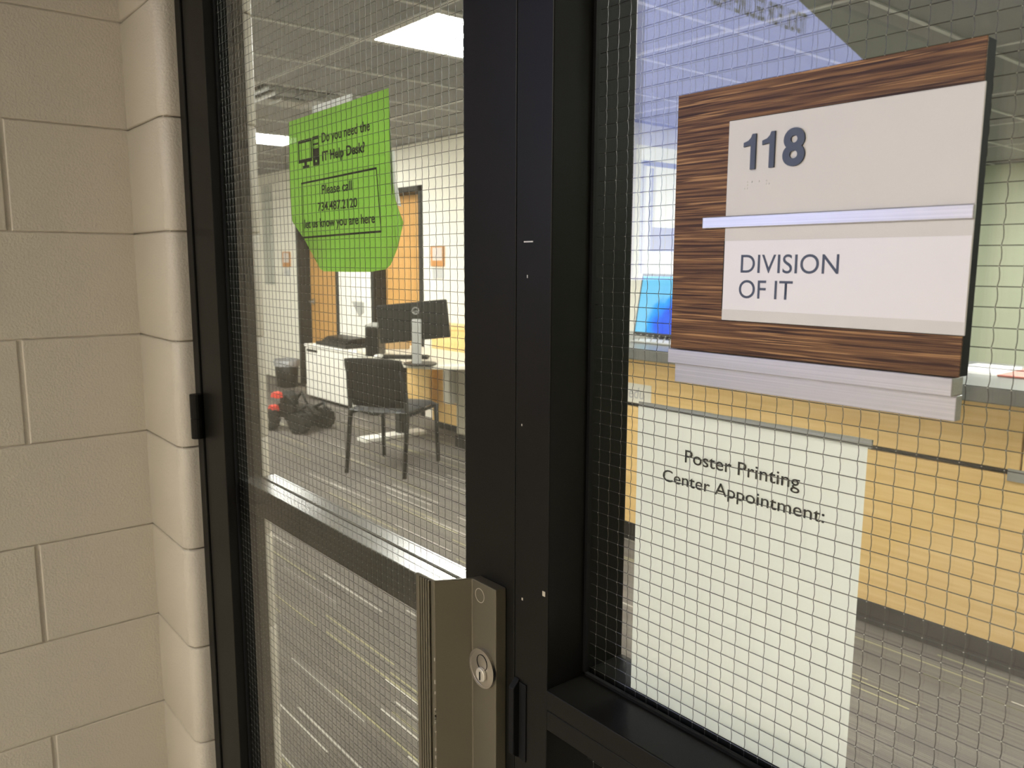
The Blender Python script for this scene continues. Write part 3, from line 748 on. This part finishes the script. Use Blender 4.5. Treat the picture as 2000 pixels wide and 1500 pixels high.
room_door(3, DR0, DR1, 'honey oak door behind the desk monitor', -1)
def plaque(px, py, label):
    p = onY(px, py, YB); t = thing('wall_plaque', label, 'plaque', (p.x, YB, p.z-0.09))
    box('frame', p.x-0.10, p.x+0.10, YB-0.018, YB, p.z-0.085, p.z+0.09, M['brass'], t, 0.004)
    box('card', p.x-0.06, p.x+0.085, YB-0.021, YB-0.0175, p.z-0.035, p.z+0.078, M['white_paper'], t)
    box('slip', p.x-0.08, p.x+0.085, YB-0.006, YB, p.z-0.19, p.z-0.105, M['white_paper'], t)
plaque(856, 501, 'small orange framed wall plaque right of the nearer oak door')
plaque(561, 507, 'small orange framed wall plaque left of the far oak door')
q0, q1 = onY(498, 300, YB-0.03), onY(533, 556, YB-0.03)
bd = box('pin_board', q0.x+0.15, q1.x, YB-0.03, YB-0.002, q1.z, 2.32, M['grey_board'], None, 0.004)
tag(bd, 'tall grey board on the back wall left of the far door', 'board')
pa = onY(690, 600, YB-0.003)
pp = obj('wall_paper_scrap', MB().prism([(pa.x-0.03, pa.z+0.06), (pa.x+0.22, pa.z+0.06), (pa.x+0.22, pa.z-0.05), (pa.x+0.12, pa.z-0.09), (pa.x+0.05, pa.z-0.02)], YB-0.006, YB-0.001, 'Y'), M['grey_plastic'])
tag(pp, 'torn grey paper scrap on the back wall between the oak doors', 'paper')

# --- low white cabinet
cb = thing('low_cabinet', 'low white laminate cabinet against the back wall', 'cabinet', (-7.2, 3.85, 0))
box('body', -7.83, -6.50, 3.665, YB-0.003, 0.03, 0.545, M['cabinet'], cb, 0.004)
box('plinth', -7.80, -6.53, 3.69, YB-0.003, 0, 0.03, M['kick'], cb)
box('top', -7.85, -6.48, 3.64, YB-0.003, 0.545, 0.57, M['cabinet'], cb, 0.004)
for a, b in ((-7.82, -6.51),): 
    dr = box('cabinet_door', a, b, 3.645, 3.665, 0.04, 0.535, M['cabinet'], cb, 0.003)
    box('finger_slot', a+0.03, a+0.27, 3.641, 3.647, 0.500, 0.522, M['black'], dr)
# device on it
dv = thing('flat_device', 'flat black office device lying on the low white cabinet', 'device', (-7.38, 3.82, 0.57))
box('base', -7.70, -7.06, 3.70, 3.98, 0.571, 0.605, M['plastic'], dv, 0.008)
obj('lid', MB().prism([(3.72, 0.605), (3.97, 0.605), (3.97, 0.665), (3.80, 0.655)], -7.64, -7.12, 'X'), M['plastic'], dv, 0.006)
# --- waste bin
bc = onZ(552, 757, 0.0); bx, by = bc.x-0.05, bc.y+0.08
wbn = thing('waste_bin', 'black waste bin with a bin liner folded over its rim', 'bin', (bx, by, 0))
def loop(cx, cy, a, b, z, n=24, wob=0.0): return [(cx+a*math.cos(2*math.pi*i/n)*(1+wob*math.sin(i*2.3)), cy+b*math.sin(2*math.pi*i/n)*(1+wob*math.cos(i*1.9)), z+wob*0.15*math.sin(i*3.1)) for i in range(n)]
def loft(rings, closed_bottom=True):
    mb = MB(); n = len(rings[0])
    for r in rings: mb.v += r
    for k in range(len(rings)-1):
        for i in range(n): mb.f.append((k*n+i, k*n+(i+1) % n, (k+1)*n+(i+1) % n, (k+1)*n+i))
    if closed_bottom: mb.f.append(tuple(reversed(range(n))))
    return mb
obj('bin_body', loft([loop(bx, by, .13, .11, 0.0), loop(bx, by, .16, .13, .29), loop(bx, by, .15, .12, .29), loop(bx, by, .12, .10, .02)]), M['plastic'], wbn, smooth=True)
obj('liner', loft([loop(bx, by, .167, .137, .24, wob=.03), loop(bx, by, .168, .138, .31, wob=.03), loop(bx, by, .145, .115, .315, wob=.03), loop(bx, by, .135, .105, .2, wob=.04)], False), M['bag'], wbn, smooth=True)

# --- rover
rc = onZ(586, 842, 0.0)
rv = thing('toy_rover', 'black remote control rover with chunky wheels and red accents on the carpet', 'rover', (rc.x-0.12, rc.y+0.03, 0), math.radians(22))
obj('chassis', MB().prism([(-.20, .10), (.20, .09), (.22, .14), (.10, .20), (-.14, .22), (-.22, .15)], -.07, .07, 'Y'), M['plastic'], rv, 0.008, local=True)
obj('turret', loft([loop(-.08, 0, .09, .07, .20, 12), loop(-.08, 0, .08, .06, .29, 12), loop(-.08, 0, .03, .03, .32, 12), loop(-.08, 0, .001, .001, .32, 12)]), M['rubber'], rv, smooth=False, local=True)
for wx, wy in ((-.17, -.15), (.17, -.15), (-.17, .15), (.17, .15), (0.02, .16)):
    tyre = MB().ring((wx, .085), .085, .04, wy-.042, wy+.042, 'Y', 18)
    for i in range(12):
        a = 2*math.pi*i/12
        c_, s_ = math.cos(a), math.sin(a); u = Vector((c_, s_)); v = Vector((-s_, c_))
        pts = [Vector((wx, .085))+u*.083+v*.012, Vector((wx, .085))+u*.092+v*.008, Vector((wx, .085))+u*.092-v*.008, Vector((wx, .085))+u*.083-v*.012]
        if min(p.y for p in pts) > 0: tyre.prism([tuple(p) for p in pts], wy-.04, wy+.04, 'Y')
    wh = obj('wheel', tyre, M['rubber'], rv, local=True)
    obj('hub', MB().prism(circle(wx, .085, .042, 14), wy-.03, wy+.03, 'Y'), M['grey_plastic'] if wx < 0 else M['plastic'], wh, 0.004, local=True)
for sx, sz in ((-.13, .29), (-.17, .175)): obj('red_clip', MB().prism([(sx-.04, sz-.015), (sx+.045, sz-.022), (sx+.03, sz+.025), (sx-.02, sz+.03)], -.13, -.06, 'Y'), M['red'], rv, 0.006, local=True)
for s_ in (-1, 1): obj('arm', MB().tube([(.10, .08*s_, .17), (.22, .10*s_, .23), (.28, .06*s_, .12)], [.018, .014, .012], 8), M['plastic'], rv, smooth=True, local=True)
for s_ in (-1, 1): obj('roll_bar', MB().tube([(-.10, .07*s_, .2), (-.02, .09*s_, .30), (.06, .07*s_, .2)], .012, 8), M['rubber'], rv, smooth=True, local=True)

# --- visitor chair
ch = thing('visitor_chair', 'black visitor chair with mesh back and four thin legs, back to the door', 'chair', (-4.75, 2.84, 0), math.radians(30.7))
W2, DR_, DF_ = 0.218, -0.26, 0.26
for s_ in (-1, 1):
    obj('leg', MB().tube([(s_*W2, DR_, 0.0), (s_*(W2-.005), DR_+.06, .40), (s_*(W2-.01), DR_+.05, .58)], [.014, .017, .015], 10), M['plastic'], ch, smooth=True, local=True)
    obj('leg', MB().tube([(s_*W2, DF_, 0.0), (s_*(W2-.004), DF_-.02, .42)], [.014, .017], 10), M['plastic'], ch, smooth=True, local=True)
    obj('seat_rail', MB().tube([(s_*(W2-.006), DR_+.06, .405), (s_*(W2-.006), DF_-.02, .41)], .012, 8), M['plastic'], ch, smooth=True, local=True)
# seat: curved pad
sm = MB(); nu, nv = 10, 10
for b_ in (0, 1):
    for j in range(nv+1):
        for i in range(nu+1):
            u, v = i/nu*2-1, j/nv
            hw = .222*(1-.06*(1-v)); edge = max(abs(u)**6, abs(2*v-1)**8)
            z = .425 + (.043*(1-edge*.8) if b_ else 0) - .012*(1-u*u)*b_ - (.02*max(0, v-.85)/.15)
            sm.v.append((u*hw, DR_+.03+v*.50, z))
n = (nu+1)*(nv+1)
for j in range(nv):
    for i in range(nu):
        a = j*(nu+1)+i; sm.f.append((n+a, n+a+1, n+a+nu+2, n+a+nu+1)); sm.f.append((a, a+nu+1, a+nu+2, a+1))
bd_ = [i for i in range(nu+1)] + [j*(nu+1)+nu for j in range(1, nv+1)] + [nv*(nu+1)+i for i in range(nu-1, -1, -1)] + [j*(nu+1) for j in range(nv-1, 0, -1)]
for k in range(len(bd_)): a, b = bd_[k], bd_[(k+1) % len(bd_)]; sm.f.append((a, b, n+b, n+a))
obj('seat', sm, M['vinyl'], ch, smooth=True, local=True)
bm_ = MB(); nu, nv = 12, 8
for off in (0, .016):
    for j in range(nv+1):
        for i in range(nu+1):
            u, v = i/nu*2-1, j/nv
            hw = .200+.018*v - .02*max(0, v-.9)*10*0.5*abs(u)
            z = .455+.335*v - .012*u*u*v
            y = DR_+.075-.085*v - .035*(1-u*u) + off
            bm_.v.append((u*hw, y, z))
n = (nu+1)*(nv+1)
for j in range(nv):
    for i in range(nu):
        a = j*(nu+1)+i; bm_.f.append((a, a+1, a+nu+2, a+nu+1)); bm_.f.append((n+a, n+a+nu+1, n+a+nu+2, n+a+1))
bd_ = [i for i in range(nu+1)] + [j*(nu+1)+nu for j in range(1, nv+1)] + [nv*(nu+1)+i for i in range(nu-1, -1, -1)] + [j*(nu+1) for j in range(nv-1, 0, -1)]
for k in range(len(bd_)): a, b = bd_[k], bd_[(k+1) % len(bd_)]; bm_.f.append((a, b, n+b, n+a))
obj('backrest', bm_, M['mesh_back'], ch, smooth=True, local=True)
for s_ in (-1, 1): obj('back_post', MB().tube([(s_*.210, DR_+.045, .50), (s_*.207, DR_+.03, .60), (s_*.195, DR_+.0, .70)], [.013, .011, .008], 8), M['plastic'], ch, smooth=True, local=True)

# --- desk with rounded end
DZ = 0.69
dk = thing('desk', 'almond topped desk with rounded end and taupe pedestal', 'desk', (-5.0, 3.4, 0))
top = [(-6.00, 3.80), (-3.70, 3.80), (-3.70, 3.50)]
cxx, cyy = -4.85, 3.35
top += [(-4.35, 3.46), (-4.50, 3.36), (-4.62, 3.24), (-4.74, 3.12), (-4.88, 3.05), (-5.05, 3.03), (-5.40, 3.10), (-6.00, 3.25)]
obj('worktop', MB().prism(top, DZ-0.03, DZ, 'Z'), M['desk'], dk, 0.006)
box('pedestal', -5.02, -3.74, 3.56, 3.79, 0.09, DZ-0.03, M['taupe'], dk, 0.02, 3)
box('pedestal_kick', -5.00, -3.76, 3.54, 3.77, 0.0, 0.09, M['kick'], dk)
box('side_panel', -5.10, -5.02, 3.50, 3.78, 0.33, DZ-0.03, M['cabinet'], dk, 0.005)
box('leg', -5.62, -5.55, 3.38, 3.46, 0.03, DZ-0.03, M['frame_grey'], dk, 0.004)
box('leg_foot', -5.66, -5.52, 3.05, 3.62, 0.0, 0.03, M['cabinet'], dk, 0.004)
box('modesty_panel', -5.98, -5.62, 3.72, 3.75, 0.2, DZ-0.03, M['maple'], dk)
cdz = thing('credenza', 'maple credenza standing behind the desk', 'cabinet', (-5.0, 3.93, 0))
box('body', -5.75, -4.45, 3.83, YB-0.004, 0.06, 0.86, M['maple'], cdz, 0.004)
box('top', -5.77, -4.43, 3.82, YB-0.004, 0.86, 0.89, M['maple'], cdz, 0.004)
box('plinth', -5.73, -4.47, 3.85, YB-0.004, 0, 0.06, M['kick'], cdz)
cbx = box('cardboard_box', -5.12, -4.75, 3.86, 4.02, 0.891, 0.985, M['cardboard'], None, 0.004)
box('box_flap', -5.12, -4.75, 3.855, 3.86, 0.94, 0.985, M['cardboard'], cbx)
tag(cbx, 'small brown cardboard box on the maple credenza', 'box')

def depth_of(P): return (Vector(P)-Vector((0, 0, H))).dot(FW)
def atd(px, py, t): return ray(px, py)*t + Vector((0, 0, H))
st = onZ(815, 712, DZ); tdep = depth_of(st)
mo = thing('desk_monitor', 'black desk monitor seen from behind on a grey stand', 'monitor', st, math.radians(52))
mc = atd(806, 627, tdep+0.03) ; mz = mc.z - DZ
R_ = Matrix.Rotation(math.radians(-5.5), 4, 'Y')
def rolled(mb, c): 
    mb.v = [tuple(R_ @ (Vector(p)-Vector(c)) + Vector(c)) for p in mb.v]; return mb
cc = (-0.03, 0.02, mz)
obj('back_shell', rolled(MB().box(-.275, .225, .0, .05, mz-.135, mz+.135), cc), M['plastic'], mo, 0.012, 3, local=True)
obj('screen', rolled(MB().box(-.265, .215, .051, .054, mz-.125, mz+.125), cc), M['black'], mo, local=True)
obj('logo_ring', rolled(MB().ring((0.0, mz+.075), .026, .020, -.003, .001, 'Y', 24), cc), M['grey_plastic'], mo, local=True)
obj('logo_bar', rolled(MB().box(-.019, .019, -.003, .001, mz+.066, mz+.074), cc), M['grey_plastic'], mo, local=True)
obj('stand_column', MB().prism([(-.032, 0), (.032, 0), (.034, mz+.02), (-.034, mz+.02)], -.04, -.004, 'Y'), M['grey_plastic'], mo, 0.008, local=True)
obj('stand_base', MB().prism(circle(0.02, 0.0, .12, 28), .001, .012, 'Z'), M['plastic'], mo, 0.003, local=True)
pcp = onZ(724, 697, DZ); 
pt = thing('computer_tower', 'small black computer tower beside the desk monitor', 'computer', (pcp.x-0.10, pcp.y+0.10, DZ), math.radians(48))
box('case', -.05, .055, -.13, .13, .001, .225, M['plastic'], pt, 0.006, local=True)
box('top_cap', -.052, .057, -.132, .132, .225, .245, M['grey_plastic'], pt, 0.006, local=True)
box('front_bezel', -.045, .05, -.136, -.13, .03, .21, M['black'], pt, 0.003, local=True)
mp_ = onZ(750, 690, DZ)
br = box('file_box', -.09, .12, -.05, .05, 0, .12, M['cardboard'], None, 0.004)
br.location = (mp_.x-0.25, mp_.y+0.25, DZ+0.001); br.rotation_euler = (0, 0, math.radians(50)); tag(br, 'dark brown box under the desk monitor', 'box')
kb = onZ(772, 700, DZ)
ky = thing('keyboard', 'black keyboard lying on the desk left of the monitor stand', 'keyboard', (kb.x+0.02, kb.y+0.05, DZ), math.radians(50))
box('base', -.16, .2, -.07, .07, .001, .016, M['plastic'], ky, 0.004, local=True)
for r in range(4): box('key_row', -.15, .19, -.058+r*.03, -.034+r*.03, .016, .021, M['rubber'], ky, 0.002, local=True)
mpos = onZ(740, 701, DZ)
ms = obj('computer_mouse', loft([loop(0, 0, .028, .04, 0, 16), loop(0, 0, .030, .045, .012, 16), loop(0, 0, .022, .034, .030, 16), loop(0, 0, .001, .001, .036, 16)]), M['cabinet'], None, smooth=True)
ms.location = (mpos.x, mpos.y, DZ+0.001); tag(ms, 'white computer mouse on the desk beside the tower', 'mouse')

# --- reception counter
CYF = 2.97
rcn = thing('reception_counter', 'maple fronted reception counter with dark slate top', 'counter', (-1.0, 3.2, 0))
zs_ = onY(1700, 873, CYF).z
def panel(a, b):
    box('upper_panel', a, b, CYF, CYF+0.02, zs_+0.008, 0.945, M['maple'], rcn, 0.002)
panel(-3.45, -0.951); panel(-0.945, 1.3)
box('lower_panel', -3.45, 1.3, CYF, CYF+0.02, 0.105, zs_-0.012, M['maple'], rcn, 0.002)
box('carcass', -3.45, 1.3, CYF+0.02, CYF+0.55, 0.10, 0.944, M['kick'], rcn)
box('kick_board', -3.43, 1.3, CYF+0.03, CYF+0.50, 0.0, 0.10, M['kick'], rcn)
box('seam_clip', -0.985, -0.91, CYF-0.004, CYF+0.001, zs_-0.03, zs_+0.012, M['grey_plastic'], rcn, 0.001)
box('counter_top', -3.5, 1.35, CYF-0.075, CYF+0.68, 0.946, 1.0, M['counter'], rcn, 0.004)
# label on its front
la = onY(1222, 745, CYF-0.001); lb = onY(1272, 757, CYF-0.001); lc = onY(1270, 793, CYF-0.001)
lt_ = thing('counter_label', 'white label with grey letters on the counter front', 'label', (la.x, CYF, lc.z))
box('card', la.x-0.25, lb.x, CYF-0.0012, CYF-0.0002, lc.z+0.003, lb.z+0.008, M['cabinet'], lt_)
le = onY(1258, 770, CYF-0.002)
lettering('label_text', 'edu', le.x-0.10, le.x, lc.z+0.025, lb.z-0.010, CYF-0.0016, M['faint_ink'], lt_, 0, 0, shear=0.15)
# papers
p0 = onZ(1930, 727, 1.0)
pl = box('paper_stack', p0.x-0.10, p0.x+0.06, p0.y-0.10, p0.y+0.16, 1.001, 1.012, M['white_paper'], None, 0.001); tag(pl, 'small stack of white papers on the counter top', 'papers')
fd = box('red_folder', p0.x+0.07, p0.x+0.34, p0.y-0.11, p0.y+0.2, 1.001, 1.008, mat('dull_red_card', (0.30, 0.09, 0.07, 1), 0.6), None, 0.001); tag(fd, 'dull red folder lying beside the white papers', 'folder')
# counter monitor facing the door
mpy = 3.30; bl = onY(1234, 648, mpy)
cm = thing('counter_monitor', 'lit computer monitor with a blue picture standing on the counter', 'monitor', (bl.x+0.26, mpy+0.03, 1.0))
TL = Matrix.Rotation(math.radians(-11), 4, 'X')
def tilt(mb): mb.v = [tuple(TL @ Vector(p) + Vector((0, 0, bl.z-1.0))) for p in mb.v]; return mb
obj('case', tilt(MB().box(-.270, .280, -.005, .035, -.016, .320)), M['plastic'], cm, 0.004, local=True)
scr = emit('blue_picture', (1, 1, 1, 1), 1.15); N, L = scr.node_tree.nodes, scr.node_tree.links
tc = N.new('ShaderNodeTexCoord'); mpn = N.new('ShaderNodeMapping'); mpn.inputs['Location'].default_value = (-0.03, 0, -0.05)
nz = N.new('ShaderNodeTexNoise'); nz.inputs['Scale'].default_value = 9; nz.inputs['Detail'].default_value = 1.5
L.new(tc.outputs['Object'], nz.inputs['Vector'])
L.new(tc.outputs['Object'], mpn.inputs['Vector'])
vl = N.new('ShaderNodeVectorMath'); vl.operation = 'DISTANCE'; L.new(tc.outputs['Object'], vl.inputs[0]); vl.inputs[1].default_value = (-0.02, -0.05, 0.10)
ma = N.new('ShaderNodeMath'); ma.operation = 'MULTIPLY_ADD'; L.new(nz.outputs['Fac'], ma.inputs[0]); ma.inputs[1].default_value = 0.22; L.new(vl.outputs['Value'], ma.inputs[2])
rp = N.new('ShaderNodeValToRGB'); L.new(ma.outputs[0], rp.inputs[0])
rp.color_ramp.elements[0].position = 0.10; rp.color_ramp.elements[0].color = (0.05, 0.03, 0.75, 1)
rp.color_ramp.elements[1].position = 0.33; rp.color_ramp.elements[1].color = (0.22, 0.66, 0.98, 1)
for p_, c_ in ((0.20, (0.02, 0.16, 0.95, 1)), (0.26, (0.03, 0.40, 0.98, 1)), (0.285, (0.20, 0.62, 0.98, 1))):
    e_ = rp.color_ramp.elements.new(p_); e_.color = c_
L.new(rp.outputs[0], N['Emission'].inputs[0])
obj('screen', tilt(MB().box(-.258, .268, -.0075, -.0055, 0.0, .305)), scr, cm, local=True)
obj('stand_neck', MB().box(-.03, .03, .03, .06, .012, .2), M['plastic'], cm, 0.004, local=True)
obj('stand_base', MB().box(-.13, .13, -.06, .13, .001, .012), M['plastic'], cm, 0.004, local=True)
tr_ = onZ(1262, 672, 1.0)
wt = thing('wire_tray', 'grey wire tray on the counter in front of the lit monitor', 'tray', (tr_.x, tr_.y+0.08, 1.0))
box('tray_base', -.12, .16, -.07, .07, .001, .012, M['grey_plastic'], wt, 0.003, local=True)
for k in range(7): obj('wire', MB().tube([(-.11+k*.04, -.06, .012), (-.09+k*.04, -.062, .045)], .003, 6), M['grey_plastic'], wt, local=True)
